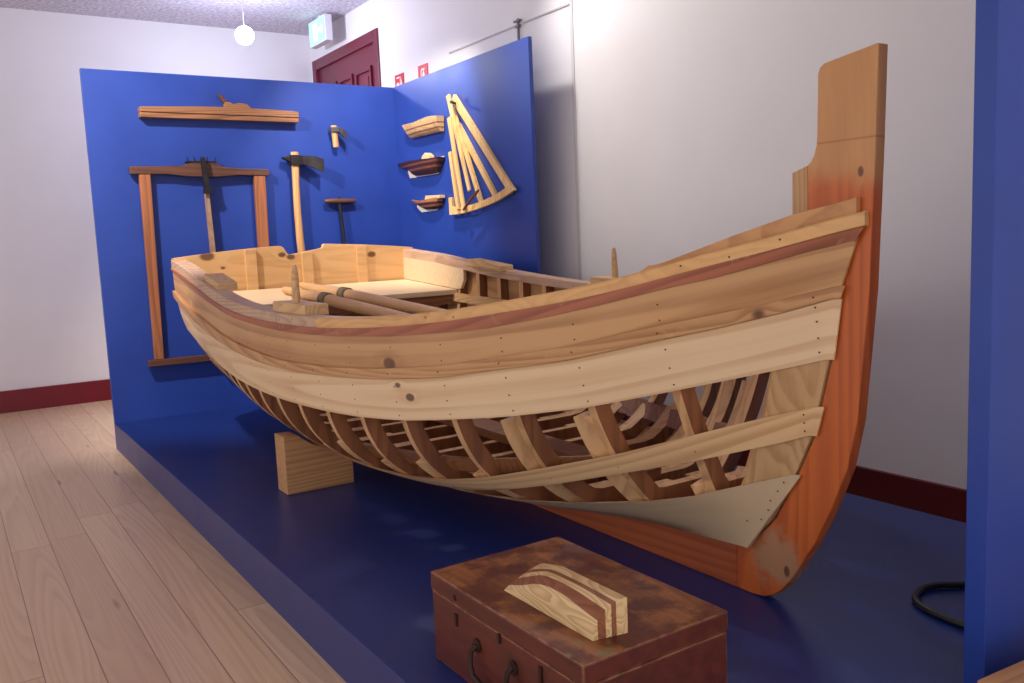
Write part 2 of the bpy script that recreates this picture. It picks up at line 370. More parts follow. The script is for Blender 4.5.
# stem, keel, inner stem
HT = .016
stem_poly = [(1.0475,1.3395),(1.0535,1.139),(1.065,.865),(1.091,.597),(1.115,.49),(1.156,.39),(1.196,.308),(1.236,.244),(1.262,.203),(1.288,.172),(1.312,.152),(1.338,.1405),(1.37,.1362),(1.42,PZ+.0002)]
inner = [(1.42,.247),(1.388,.253),(1.321,.317),(1.301,.341),(1.238,.458),(1.196,.547),(1.178,.619),(1.151,.725),(1.141,.834),(1.14,.9),(1.15,.955),(1.2125,.985),(1.2125,1.1235),(1.204,1.131),(1.196,1.143),(1.190,1.162),(1.1885,1.18),(1.187,1.25),(1.186,1.305),(1.181,1.317),(1.171,1.3235)]
MB().prism(stem_poly+inner, 'x', XC-HT, XC+HT).build('stem', STEM_M, boat, bevel=.003)
MB().prism([(1.42,PZ+.0002),(4.36,PZ+.0002),(4.36,.262),(3.8,.235),(3.2,.225),(2.5,.222),(1.9,.225),(1.6,.238),(1.42,.247)], 'x', XC-HT, XC+HT).build('keel', KEEL_M, boat, bevel=.003)
# sternpost
MB().prism([(4.336,.26),(4.375,.25),(4.385,.95),(4.336,.95)], 'x', XC-HT, XC+HT).build('sternpost', KEEL_M, boat, bevel=.003)
APRON_M = wood('pale_inner_stem_wood', srgb(204, 164, 118), srgb(172, 128, 86), 'Z', 22, 5, .6, knots=[kn(1.5,1.22,.67,.014)], shift=(2,2,7))
rings = []
for i in range(25):
    z = lerp(.26, 1.0, i/24)
    y0 = [y for y in [1.03+.002*k for k in range(250)] if zkf(y) <= z][0]
    pts = []
    for fy in (0.004, .035, .07, .10): pts.append((half(y0+fy, z, -.001), y0+fy))
    rings.append([(XC-b, y, z) for b, y in pts]+[(XC+b, y, z) for b, y in reversed(pts)])
MB().loft(rings).build('inner_stem', APRON_M, boat)
MB().prism([(1.2128,.97),(1.2525,.985),(1.2518,1.111),(1.2128,1.1235)], 'x', XC-HT+.0005, XC+HT-.0005).build('stem_knee', APRON_M, boat, bevel=.002)

# frames
fd = .03
for k, Y in enumerate(FR):
    zk, zs = zkf(Y), ZSf(Y)-.035
    md = .042
    out, inn = [], []
    n = 26
    for i in range(n+1):
        u = (i/n)**1.25; z = lerp(zk+.002, zs, u); b = half(Y, z, -.001)
        dz = .004; tb = half(Y, min(z+dz, zs))-half(Y, max(z-dz, zk)); nl = math.hypot(tb, 2*dz)
        nb, nz = -2*dz/nl, tb/nl
        out.append((b, z)); inn.append((max(b+nb*md, .0), z+nz*md))
    zfl = zk+.105+(.05 if k == 0 else .02 if k == 1 else 0)
    inn = [(min(b, o_[0]-.012) if b > .012 else .0, max(z, zfl)) for (b, z), o_ in zip(inn, out)]
    inn = [(max(b, 0.0), min(z, zs)) for b, z in inn]
    out = [(max(b, .001), z) for b, z in out]
    mb = MB()
    def face(sd, Y0):
        return [(XC+sd*b, Y0, z) for b, z in out], [(XC+sd*b, Y0, z) for b, z in inn]
    vs = []; rings = []
    seq_o = [(-b, z) for b, z in reversed(out)]+out; seq_i = [(-b, z) for b, z in reversed(inn)]+inn
    # each cross-ring: outer fwd, outer aft, inner aft, inner fwd
    mb.loft([[(XC+o_[0], Y, o_[1]), (XC+o_[0], Y+fd, o_[1]), (XC+i_[0], Y+fd, i_[1]), (XC+i_[0], Y, i_[1])] for o_, i_ in zip(seq_o, seq_i)])
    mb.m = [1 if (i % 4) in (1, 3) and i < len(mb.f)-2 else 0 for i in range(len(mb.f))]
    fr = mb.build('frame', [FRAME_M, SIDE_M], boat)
    # lower futtock doubled on the after side of the frame
    if k < 15:
        m = int(n*(.35, .68, .66, .42, .46, .40, .48, .42)[k % 8] if k < 8 else n*.42)
        for sd in (-1, 1):
            q = MB()
            q.loft([[(XC+sd*o_[0], Y+fd, o_[1]), (XC+sd*half(Y+fd+.022, o_[1], -.001) if o_[1] > zkf(Y+fd+.022)+.004 else XC+sd*o_[0], Y+fd+.022, o_[1]), (XC+sd*i_[0], Y+fd+.022, i_[1]), (XC+sd*i_[0], Y+fd, i_[1])] for o_, i_ in list(zip(out, inn))[2:m]])
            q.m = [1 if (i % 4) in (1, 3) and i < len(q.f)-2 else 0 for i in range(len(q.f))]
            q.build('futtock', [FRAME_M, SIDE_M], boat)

# planking, both sides
capbot = [(y, ZSf(y)-lin([(1.05,.03),(2.3,.03),(3.0,.036),(3.5,.042),(4.34,.042)])(y)) for y in [1.068+.0544*i for i in range(61)]]
sheer_top = [(y, z+.006) for y, z in capbot]
for sd in (-1, 1):
    a = plank(BAT_B, [(1.085,.993)]+sheer_top[1:], sd, 0, .0135, lap=.007)
    if sd < 0: nails(a, [lambda y: lin(SHEER_B)(y)-.03, lambda y: lin(BAT_T)(y)+.012], FR[:11], sd, .0135, .0035)
    a.build('sheer_plank', [SHEER_M, NAIL], boat, smooth=True)
    a = plank(LP_B, BAT_B, sd, 0, .0125)
    if sd < 0:
        nails(a, [lambda y: lin(LP_B)(y)+.014, lambda y: lerp(lin(LP_B)(y), lin(BAT_B)(y), .45), lambda y: lin(BAT_B)(y)-.022], FR[:13], sd, .0125, .0036)
        nails(a, [lambda y: .735, lambda y: .765, lambda y: .80, lambda y: .83], [1.166], sd, .0125, .0036)
    a.build('topside_plank', [LIGHT_M, NAIL], boat, smooth=True)
    a = plank(P3_B, P3_T, sd, 0, .0135)
    if sd < 0: nails(a, [lambda y: lerp(lin(P3_B)(y), lin(P3_T)(y), q) for q in (.2,)]+[lambda y: lerp(lin(P3_B)(y), lin(P3_T)(y), .5), lambda y: lerp(lin(P3_B)(y), lin(P3_T)(y), .8)], [1.205], sd, .0135, .0036)
    if sd < 0: nails(a, [lambda y: lerp(lin(P3_B)(y), lin(P3_T)(y), .35)], FR[:5], sd, .0135, .003)
    a.build('bilge_plank', [LOW_M, NAIL], boat, smooth=True)
    a = plank(GB_B, GB_T, sd, 0, .013)
    if sd < 0:
        for yy, zz in ((1.262,.435),(1.278,.412),(1.297,.386),(1.305,.362),(1.36,.325),(1.325,.335)): nails(a, [lambda y, zz=zz: zz], [yy], sd, .013, .0036)
    a.build('garboard_plank', [GAR_M, NAIL], boat, smooth=True)
    a = plank(BAT_B, BAT_T, sd, .0125, .027, nv=3)
    if sd < 0: nails(a, [lambda y: (lin(BAT_B)(y)+lin(BAT_T)(y))/2], [1.16]+FR[:12], sd, .027, .0038)
    a.build('lower_rubbing_batten', [BAT_M, NAIL], boat, smooth=True, bevel=.002)
    rt = [(y, z+.002) for y, z in capbot if y > 1.11]
    plank(SHEER_B[1:], [(1.085,.990)]+rt, sd, .0125, .021, nv=3).build('rubbing_strake', RUB_M, boat, smooth=True)
    # inner riser carrying the thwart
    plank([(1.62,.625),(2.3,.605),(3.0,.65),(3.9,.705)], [(1.62,.665),(2.3,.647),(3.0,.695),(3.9,.745)], sd, -.062, -.044, nv=2, y1=3.9, ybow=1.62).build('riser', BLOCK_M, boat, smooth=True)
    # bilge stringer
    plank([(1.55,.43),(2.0,.37),(2.6,.345),(3.3,.36),(4.2,.45)], [(1.55,.47),(2.0,.415),(2.6,.395),(3.3,.41),(4.2,.50)], sd, -.066, -.044, nv=2, y1=4.2, ybow=1.55).build('bilge_stringer', DARK_M, boat, smooth=True)
    # gunwale cap: weathered after piece and golden fore piece meeting in a scarf
    for nm, mat, ya, yb in (('gunwale_cap', CAP_M, 1.066 if sd < 0 else 1.095, 2.42), ('gunwale_cap', CAPG_M, 2.4205, 4.345)):
        rings = []; n = 40
        for i in range(n+1):
            Y = lerp(ya, yb, i/n); bo = Bf(Y); zt = ZSf(Y); zb = lin(capbot)(Y)
            wd = lin([(1.05,.012),(1.25,.05),(1.5,.062),(4.4,.066)])(Y)
            bi = max(bo-wd, HT+.0015); bo = max(bo, bi+.012)
            rings.append([(XC+sd*bo, Y, zb+.002), (XC+sd*bo, Y, zt-.004), (XC+sd*(bo-.004), Y, zt), (XC+sd*(bi+.003), Y, zt), (XC+sd*bi, Y, zt-.003), (XC+sd*bi, Y, zb)])
        g = MB().loft(rings)
        if sd < 0:
            for Y in [ya+.05+.085*q for q in range(int((yb-ya)/.085))]:
                zc = ZSf(Y)-.012-.008*((q_ := int(Y*40)) % 2); x = XC+sd*(Bf(Y)+.0008)
                tx = sd*(Bf(Y+.01)-Bf(Y-.01))/.02; a_ = Vector((tx,1,0)).normalized()
                if Y > 1.09 and q_ % 3 == 0: g.add([Vector((x,Y,zc))+(a_*math.cos(q)+Vector((0,0,1))*math.sin(q))*.0024 for q in [p_*math.pi/4 for p_ in range(8)]], [tuple(range(8))], 1)
        g.build(nm, [mat, NAIL], boat, smooth=True)
    # raised washboard at the bow
    WT = lin([(1.078,1.052),(1.192,1.022),(1.289,.985),(1.354,.958),(1.425,.929),(1.444,.926)])
    rings = []
    for i in range(25):
        Y = lerp(1.085, 1.462, i/24); bo = max(Bf(Y)-.022, HT+.014); bi = max(bo-.018, HT+.001)
        zt = max(WT(Y), ZSf(Y)+.004) if i < 24 else ZSf(Y)+.003; zb = ZSf(Y)-.006
        rings.append([(XC+sd*bo, Y, zb), (XC+sd*bo, Y, zt), (XC+sd*bi, Y, zt), (XC+sd*bi, Y, zb)])
    MB().loft(rings).build('washboard', WASH_M, boat, smooth=True)
    # thole blocks with pin, standing on the gunwale
    for Y0, pin in ((2.625, True), (3.52, False)):
        dy = .11 if pin else .13; tb = (ZSf(Y0+dy)-ZSf(Y0-dy))
        rings = []
        for fy in (-1, -.97, .97, 1):
            Y = Y0+fy*dy; zt = ZSf(Y)+((.030 if pin else .024) if abs(fy) < .99 else (.028 if pin else .020)); zb = ZSf(Y)-.001; bo = Bf(Y)-.022; bi = Bf(Y)-.095
            rings.append([(XC+sd*bo, Y, zb), (XC+sd*bo, Y, zt), (XC+sd*bi, Y, zt), (XC+sd*bi, Y, zb-.003)])
        tbk = MB().loft(rings).build('thole_block', BLOCK_M, boat)
        if pin:
            xp = XC+sd*(Bf(Y0)-.05); zb = ZSf(Y0)
            MB().tube([(xp,Y0,zb+.005),(xp,Y0,zb+.06),(xp-sd*.001,Y0,zb+.115),(xp-sd*.002,Y0,zb+.138),(xp-sd*.002,Y0,zb+.146)], [.0135,.0125,.0105,.008,.003], 10).build('thole_pin', BLOCK_M, tbk, smooth=True)

# transom
def tr_top(x):
    u = abs(x-XC)
    if 1.478 < x < 1.672: return lerp(.966, .988, (x-1.478)/.194)
    return 1.013-.040*(u/.62)**1.6
xs_notch = [1.440,1.452,1.462,1.470,1.4765,1.4785,1.56,1.6715,1.6735,1.69]
pts = []
for i in range(24):
    z = lerp(.255, .955, i/23); pts.append((XC-half(4.32, z, -.0005), z))
pts.append((XC-.627, .973))
for i in range(1, 12): pts.append((lerp(XC-.627, 1.435, i/11), tr_top(lerp(XC-.627, 1.435, i/11))))
pts += [(1.455,1.008),(1.467,.999),(1.475,.985),(1.485,.968),(1.500,.964),(1.66,.988),(1.672,.992),(1.676,1.006),(1.684,1.011)]
for i in range(1, 12): pts.append((lerp(1.69, XC+.627, i/11), tr_top(lerp(1.69, XC+.627, i/11))))
for i in range(23, -1, -1):
    z = lerp(.255, .955, i/23); pts.append((XC+half(4.32, z, -.0005), z))
tr = MB().prism(pts, 'y', 4.305, 4.334).build('transom', TRAN_M, boat, bevel=.002)
for x, wd in ((1.295,.056),(1.58,.056),(1.877,.056)):
    MB().prism([(x-wd/2-.004,.30),(x+wd/2-.004,.30),(x+wd/2,min(tr_top(x+wd/2),tr_top(x-wd/2))-.002),(x-wd/2,min(tr_top(x+wd/2),tr_top(x-wd/2))-.002)], 'y', 4.287, 4.3048).build('transom_batten', TRAN_M, tr, bevel=.002)

# stern seat and its front beam, seat side boards, midship thwart, keelson
def seat_z(Y): return lerp(.757, .803, (Y-3.8)/.5)
poly_pts = []
sp = MB()
rg = []
for i in range(13):
    Y = lerp(3.80, 4.286, i/12); zt = seat_z(Y); b = half(Y, zt-.02)-.045
    rg.append([(XC-b, Y, zt-.024), (XC-b, Y, zt), (XC+b, Y, zt), (XC+b, Y, zt-.024)])
sp.loft(rg).build('stern_seat', SEAT_M, boat, bevel=.002)
b = half(3.83, .70)-.045
MB().box(XC-b, XC+b, 3.815, 3.85, .685, .7335).build('seat_beam', DARK_M, boat, bevel=.002)
for sd in (-1, 1):
    rings = []
    for i in range(21):
        Y = lerp(3.735, 4.304, i/20); r = .05; e = 0 if Y > 3.735+r else r-math.sqrt(max(r*r-(3.735+r-Y)**2, 0))
        zb = seat_z(max(Y,3.735))+.003+e; zt = lin(capbot)(Y)+.003
        if zb > zt-.01: zb = zt-.01
        off = -.034
        rings.append([(XC+sd*half(Y, zb, off-.016), Y, zb), (XC+sd*half(Y, zt, off-.016), Y, zt), (XC+sd*half(Y, zt, off), Y, zt), (XC+sd*half(Y, zb, off), Y, zb)])
    MB().loft(rings).build('seat_side_board', SEAT_M, boat, smooth=True)
b = half(2.3, .70)-.05
MB().box(XC-b, XC+b, 2.19, 2.43, .648, .674).build('thwart', SEAT_M, boat, bevel=.002)
MB().box(XC-.05, XC+.05, 1.75, 4.1, zkf(2.5)+.1055, zkf(2.5)+.135).build('keelson', DARK_M, boat, bevel=.002)

# ------------------------------------------------------------------ things in and under the boat
OAR_M = wood('oar_wood', srgb(224, 180, 132), srgb(198, 148, 102), 'Y', 20, 6, .5, contrast=.5)
LEATH = plain('grey_leather_collar', srgb(124, 106, 84), .7, 0, .25)
def oar(P0, P1, lab, colY):
    P0, P1 = Vector(P0), Vector(P1); t = thing('oar', P0, lab, 'oar', 'oars lying in the boat')
    d_ = (P1-P0); Ln = d_.length; at = lambda s: P0+d_*(s/Ln)
    MB().tube([at(0), at(.012), at(.02), at(.33), at(.34), at(.40), at(.9), at(1.65)], [.012,.0155,.0165,.0215,.0255,.0255,.024,.016], 14).build('shaft', OAR_M, t, smooth=True)
    s = (colY-P0.y)/d_.y*Ln
    MB().tube([at(s-.035), at(s-.030), at(s+.03), at(s+.034)], [.024,.031,.031,.024], 16).build('collar', LEATH, t, smooth=True)
    rings = []
    for q, wv, th in ((1.55,.016,.015),(1.66,.030,.010),(1.78,.044,.007),(2.02,.048,.005),(2.06,.040,.004)):
        c_ = at(q); rings.append([tuple(c_+Vector((wv*math.cos(a), 0, th*math.sin(a)))) for a in [2*math.pi*j/12 for j in range(12)]])
    MB().loft(rings).build('blade', OAR_M, t, smooth=True)
oar((1.377,4.08,.8025), (1.401,1.83,.672), 'pale wooden oar in the boat, the one nearer the front gunwale, its leather collar lower', 3.56)
oar((1.504,4.20,.8135), (1.576,1.86,.674), 'pale wooden oar in the boat, the one farther from the front gunwale', 3.68)

CH_M = wood('pale_chock_wood', srgb(206, 156, 108), srgb(164, 114, 74), 'X', 20, 6, .55)
t = thing('boat_chock', (1.08, 3.0, PZ), 'two-piece wooden chock wedged under the hull on the blue platform', 'chock')
MB().box(.955, 1.205, 2.95, 3.05, PZ+.0005, .205).build('base_block', CH_M, t, bevel=.002)
def ch_top(x): return min(.343-.05*(x-.955), hullz(2.95, XC-x)-.004 if XC-x > half(2.95, .335) else hullz(2.95, XC-x)-.022)
MB().prism([(.955,.2055)]+[(1.205,.2055)]+[(x, max(ch_top(x),   .208)) for x in (1.205,1.17,1.13,1.09,1.05,1.01,.98,.955)], 'y', 2.95, 3.05).build('wedge', CH_M, t, bevel=.002)

# ------------------------------------------------------------------ chest and half model on it
def chest_mat():
    k = N('worn_red_brown_chest_paint'); co = k.obj()
    n = k.noise(co, 9, 6, .65); n2 = k.noise(k.map(co, (30,4,30)), 1, 4, .6)
    up = k.n('ShaderNodeSeparateXYZ', {0: k.n('ShaderNodeNewGeometry').outputs['Normal']}).outputs[2]
    paint = k.mix(k.ramp(n2, .3, .7), srgb(84, 34, 26), srgb(106, 46, 33))
    worn = k.mix(k.ramp(n2, .35, .7), srgb(168, 104, 58), srgb(120, 68, 38))
    wear = k.math('MULTIPLY', k.ramp(n, .42, .58), k.ramp(up, .3, .8))
    col = k.mix(wear, paint, worn)
    dk = k.noise(co, 23, 5, .7); col = k.mix(k.math('MULTIPLY', k.ramp(dk, .58, .72), .6), col, srgb(58, 26, 20))
    gr = k.noise(k.map(co, (1,1,1), (3,1,2)), 11, 3); col = k.mix(k.math('MULTIPLY', k.ramp(gr, .66, .74), k.math('MULTIPLY', k.ramp(up, .3, .8), .7)), col, srgb(128, 122, 84))
    bv = k.n('ShaderNodeBevel', {'Radius': .006}, samples=4)
    dt = k.n('ShaderNodeVectorMath', {0: bv.outputs[0], 1: k.n('ShaderNodeNewGeometry').outputs['Normal']}, operation='DOT_PRODUCT').outputs['Value']
    edge = k.math('MULTIPLY', k.ramp(dt, .985, .9), k.ramp(k.noise(co, 30, 4), .35, .6))
    col = k.mix(edge, col, srgb(186, 132, 88))
    k.set(k.b.inputs['Base Color'], col); k.b.inputs['Roughness'].default_value = .45; k.bump(n2, .15, .003); return k.m
CHM = chest_mat()
cx0, cx1, cy0, cy1, cz = .79, 1.118, 1.05, 1.562, .3255
t = thing('tool_chest', ((cx0+cx1)/2, (cy0+cy1)/2, PZ), 'worn red-brown wooden tool chest with an iron handle on the blue platform', 'chest')
MB().box(cx0+.002, cx1-.002, cy0+.002, cy1-.002, PZ+.0005, .286).build('body', CHM, t, bevel=.003)
lid = MB().box(cx0, cx1, cy0, cy1, .2868, cz).build('lid', CHM, t, bevel=.004)
BR = plain('dark_brown_iron', srgb(56, 34, 28), .5, .3, .2)
hp = [(cx0-.002,1.382,.232),(cx0-.014,1.383,.224),(cx0-.017,1.382,.20),(cx0-.018,1.372,.183),(cx0-.018,1.345,.175),(cx0-.018,1.30,.178),(cx0-.018,1.272,.186),(cx0-.017,1.258,.203),(cx0-.014,1.256,.232),(cx0-.002,1.256,.24)]
MB().tube(hp, .0052, 8).build('handle', BR, t, smooth=True)
for y, z in ((1.382,.232),(1.256,.238)):
    MB().prism([(y+.014*math.cos(a), z+.014*math.sin(a)) for a in [k*math.pi/5 for k in range(10)]], 'x', cx0-.002, cx0+.003).build('handle_plate', BR, t)
for y, z0, z1 in ((1.46,.243,.268),(1.46,.296,.306),(1.17,.243,.275),(1.30,.268,.285)):
    MB().box(cx0-.002, cx0+.004, y-.004, y+.004, z0, z1).build('hasp', BR, t)

def stripes(name, cols, bounds, axis, rough=.5):
    """laminated half model: layers of two timbers along an axis, in the model's own coordinates (metres)"""
    k = N(name); co = k.obj(); s = k.n('ShaderNodeSeparateXYZ', {0: co}).outputs['XYZ'.index(axis)]
    g = k.noise(k.map(co, (14,3,14)), 1, 2, .4); ring = k.ramp(k.math('FRACT', k.math('MULTIPLY', g, 14)), .2, .9)
    col = c4(cols[0][:3])
    for cc, bd in zip(cols[1:], bounds): col = k.mix(k.math('GREATER_THAN', s, bd), col, cc)
    col = k.mix(k.math('MULTIPLY', ring, .38), col, srgb(170, 118, 66), 'MULTIPLY')
    k.set(k.b.inputs['Base Color'], col); k.b.inputs['Roughness'].default_value = rough; return k.m
PALE, MAHO = srgb(232, 200, 148), srgb(150, 92, 62)
mx, my0, my1 = .920, 1.095, 1.385
HM = stripes('laminated_pale_and_red_timber', [PALE, MAHO, PALE, MAHO, PALE], [-.056*S, -.041*S, -.030*S, -.021*S], 'X')
rings = []
for i in range(25):
    s = i/24; h_ = .045+.018*min(1, s/.3)**.7; wd = .066
    pw = Spline([(0,1.15),(.25,2.0),(.55,3.4),(.8,2.6),(1,2.0)])(s)
    Yf, Yb = lerp(1.378, 1.105, s), lerp(1.348, 1.092, s)
    ring = [(mx, Yb, cz+.0006)]
    for j in range(15):
        a = math.pi/2*j/14; ca, sa = max(math.cos(a), 0)**(2/pw), math.sin(a)**(2/pw)
        ring.append((mx-wd*ca, lerp(Yb, Yf, ca), cz+.0006+h_*sa))
    rings.append(ring)
o = MB().loft(rings).build('half_hull_model', HM, origin=(mx, 1.24, cz), smooth=True)
tag(o, 'striped laminated half hull model lying on the lid of the red-brown chest', 'boat model')

# ------------------------------------------------------------------ black cable and pale crate
CB = plain('black_rubber', srgb(18, 17, 20), .5)
path = [(2.06,1.04),(1.945,1.089),(1.905,1.118),(1.86,1.133),(1.815,1.125),(1.783,1.107),(1.764,1.083),(1.752,1.05),(1.745,1.0),(1.746,.95),(1.76,.90),(1.80,.855)]
sx = Spline([(i, p[0]) for i, p in enumerate(path)]); sy = Spline([(i, p[1]) for i, p in enumerate(path)])
o = MB().tube([(sx(i*.25), sy(i*.25), PZ+.0085) for i in range(45)], .008, 8).build('power_cable', CB, smooth=True)
tag(o, 'black cable looped on the blue platform beside the standing blue panel', 'cable')
CR_M = wood('plain_crate_wood', srgb(196, 146, 100), srgb(162, 112, 72), 'X', 18, 4, .5)
ang = math.atan2(.722-.733, 1.483-1.354)
t = thing('wooden_crate', (1.354, .733, 0), 'pale wooden crate whose corner shows at the bottom right edge of the photo', 'crate')
t.rotation_euler = (0, 0, ang)
t2 = t
MB().box(1.354+.008, 1.354+.43, .733-.31, .733-.008, .0005, .235).build('body', CR_M, t, bevel=.002)
MB().box(1.354, 1.354+.438, .733-.318, .733, .2353, .25).build('lid', CR_M, t, bevel=.003)

# ------------------------------------------------------------------ tools on the back panel
YB = PYB
TW = wood('old_brown_tool_wood', srgb(160, 112, 80), srgb(104, 70, 50), 'X', 20, 8, .5)
TWZ = wood('old_reddish_tool_wood', srgb(172, 108, 72), srgb(124, 74, 48), 'Z', 20, 8, .5)
TDK = wood('dark_old_tool_wood', srgb(104, 68, 54), srgb(70, 44, 36), 'X', 20, 8, .45)
HNDL = wood('pale_ash_handle', srgb(222, 172, 116), srgb(188, 132, 82), 'Z', 18, 8, .5)
t = thing('jointer_plane', (1.36, YB, 1.70), 'long brown wooden jointer plane hung at the top of the blue back panel', 'plane')
b = MB()
b.prism([(.943,1.686),(1.770,1.686),(1.772,1.712),(1.0,1.711),(.943,1.713)], 'y', YB-.055, YB-.0005)
b.prism([(.943,1.7135),(1.0,1.7115),(1.771,1.7125),(1.771,1.742),(1.74,1.746),(1.50,1.752),(1.33,1.752),(1.2,1.748),(.943,1.737)], 'y', YB-.062, YB-.0005)
b.build('stock', TW, t, bevel=.003)
b = MB().prism([(1.372,1.7525),(1.515,1.7525),(1.49,1.775),(1.45,1.779),(1.42,1.772),(1.395,1.782),(1.372,1.778)], 'y', YB-.048, YB-.012)
b.build('wedge_and_tote', TW, t, bevel=.003)
MB().prism([(1.385,1.753),(1.405,1.753),(1.385,1.79),(1.352,1.822),(1.34,1.817)], 'y', YB-.045, YB-.015).build('iron', TDK, t, bevel=.002)

t = thing('frame_saw', (1.23, YB, .41), 'large rectangular wooden frame saw hung on the blue back panel behind the boat', 'saw')
b = MB().prism([(.872,1.402),(1.05,1.402),(1.16,1.390),(1.30,1.388),(1.42,1.398),(1.583,1.394),(1.583,1.43),(1.42,1.433),(1.345,1.440),(1.29,1.462),(1.19,1.464),(1.12,1.445),(1.0,1.441),(.872,1.440)], 'y', YB-.05, YB-.012)
b.build('top_bar', TDK, t, bevel=.003)
MB().prism([(.876,.416),(1.57,.408),(1.57,.442),(.876,.45)], 'y', YB-.05, YB-.012).build('bottom_bar', TDK, t, bevel=.003)
MB().prism([(.909,.4505),(.954,.4500),(.968,1.4015),(.914,1.4015)], 'y', YB-.046, YB-.016).build('post', TWZ, t, bevel=.003)
MB().prism([(1.489,.4440),(1.545,.4435),(1.562,1.394),(1.501,1.395)], 'y', YB-.046, YB-.016).build('post', TWZ, t, bevel=.003)
MB().prism([(1.247,.36),(1.259,.36),(1.259,1.0),(1.250,1.33),(1.238,1.33),(1.243,1.0)], 'y', YB-.058, YB-.002).build('blade', plain('rusty_saw_steel', srgb(176, 140, 112), .6, .1, .2), t)
b = MB(); b.prism([(1.226,1.30),(1.252,1.30),(1.248,1.36),(1.238,1.478),(1.228,1.49),(1.220,1.478)], 'y', YB-.085, YB-.051)
b.prism([(1.219,1.30),(1.266,1.30),(1.262,1.325),(1.222,1.33)], 'y', YB-.08, YB-.0515)
for x in (1.165,1.195,1.222,1.25,1.285): b.prism([(x,1.445),(x+.010,1.445),(x+.005+(x-1.23)*.25,1.492)], 'y', YB-.048, YB-.036)
b.box(1.15, 1.305, YB-.052, YB-.010, 1.462, 1.470)
b.build('buckle', IRON, t)

def bent_handle(pts, w_, d_, y): # pts (x,z) centre line, flat oval handle
    rings = []
    for (x, z), ww in zip(pts, w_):
        rings.append([(x+ww*math.cos(a), y+d_*math.sin(a), z) for a in [2*math.pi*k/12 for k in range(12)]])
    return MB().loft(rings)
t = thing('shipwright_adze', (1.73, YB, .8), 'long-handled adze with a dark drooping blade hung left of the auger on the blue panel', 'adze')
bent_handle([(1.738,1.526),(1.738,1.50),(1.737,1.45),(1.733,1.35),(1.731,1.2),(1.734,1.05),(1.742,.9),(1.75,.78)], [.022,.024,.022,.020,.0205,.022,.023,.020], .017, YB-.04).build('handle', HNDL, t, smooth=True)
b = MB(); b.box(1.707, 1.772, YB-.068, YB-.012, 1.452, 1.508)
b.prism([(1.7068,1.470),(1.7068,1.500),(1.668,1.501),(1.664,1.490)], 'y', YB-.055, YB-.025)
b.build('eye', IRON, t, bevel=.003)
rings = []
for x, zt, zb, y, th in ((1.7724,1.506,1.462,YB-.05,.010),(1.81,1.507,1.447,YB-.06,.008),(1.85,1.500,1.430,YB-.075,.005),(1.888,1.484,1.410,YB-.09,.0015)):
    rings.append([(x,y-th,zt-.004),(x,y+th,zt),(x-.006,y+th,zb),(x-.006,y-th,zb)])
MB().loft(rings).build('blade', IRON, t)
t = thing('hand_adze', (1.985, YB, 1.557), 'small short-handled hand adze hung above the auger on the blue panel', 'adze')
bent_handle([(1.983,1.678),(1.983,1.66),(1.985,1.60),(1.987,1.575),(1.987,1.557)], [.018,.019,.017,.018,.016], .016, YB-.035).build('handle', HNDL, t, smooth=True)
b = MB(); b.box(1.958, 2.006, YB-.06, YB-.012, 1.640, 1.668)
b.build('eye', STEEL, t, bevel=.003)
rings = []
for x, zt, zb, y, th in ((2.0064,1.667,1.642,YB-.045,.008),(2.025,1.660,1.618,YB-.06,.006),(2.045,1.640,1.597,YB-.072,.002)):
    rings.append([(x,y-th,zt-.004),(x,y+th,zt),(x-.004,y+th,zb),(x-.004,y-th,zb)])
MB().loft(rings).build('blade', IRON, t)
t = thing('tee_auger', (1.995, YB, .8), 'dark iron auger with a wooden cross handle hung on the blue panel', 'auger')
MB().tube([(1.898,YB-.03,1.252),(1.915,YB-.03,1.2525),(1.97,YB-.03,1.253),(2.02,YB-.03,1.2525),(2.075,YB-.03,1.252),(2.090,YB-.03,1.251)], [.010,.0145,.0165,.0165,.0145,.010], 10).build('cross_handle', TDK, t, smooth=True)
b = MB().tube([(1.989,YB-.03,1.236),(1.995,YB-.03,1.15),(2.002,YB-.03,1.03),(2.01,YB-.03,.85)], .0105, 8)
b.tube([(1.988,YB-.03,1.275),(1.989,YB-.03,1.237)], .009, 8)
hel = [(2.01+.012*math.cos(a), YB-.03+.012*math.sin(a), .85-.012*a) for a in [q*.6 for q in range(18)]]
b.tube(hel, .006, 6); b.build('shaft', IRON, t, smooth=True)

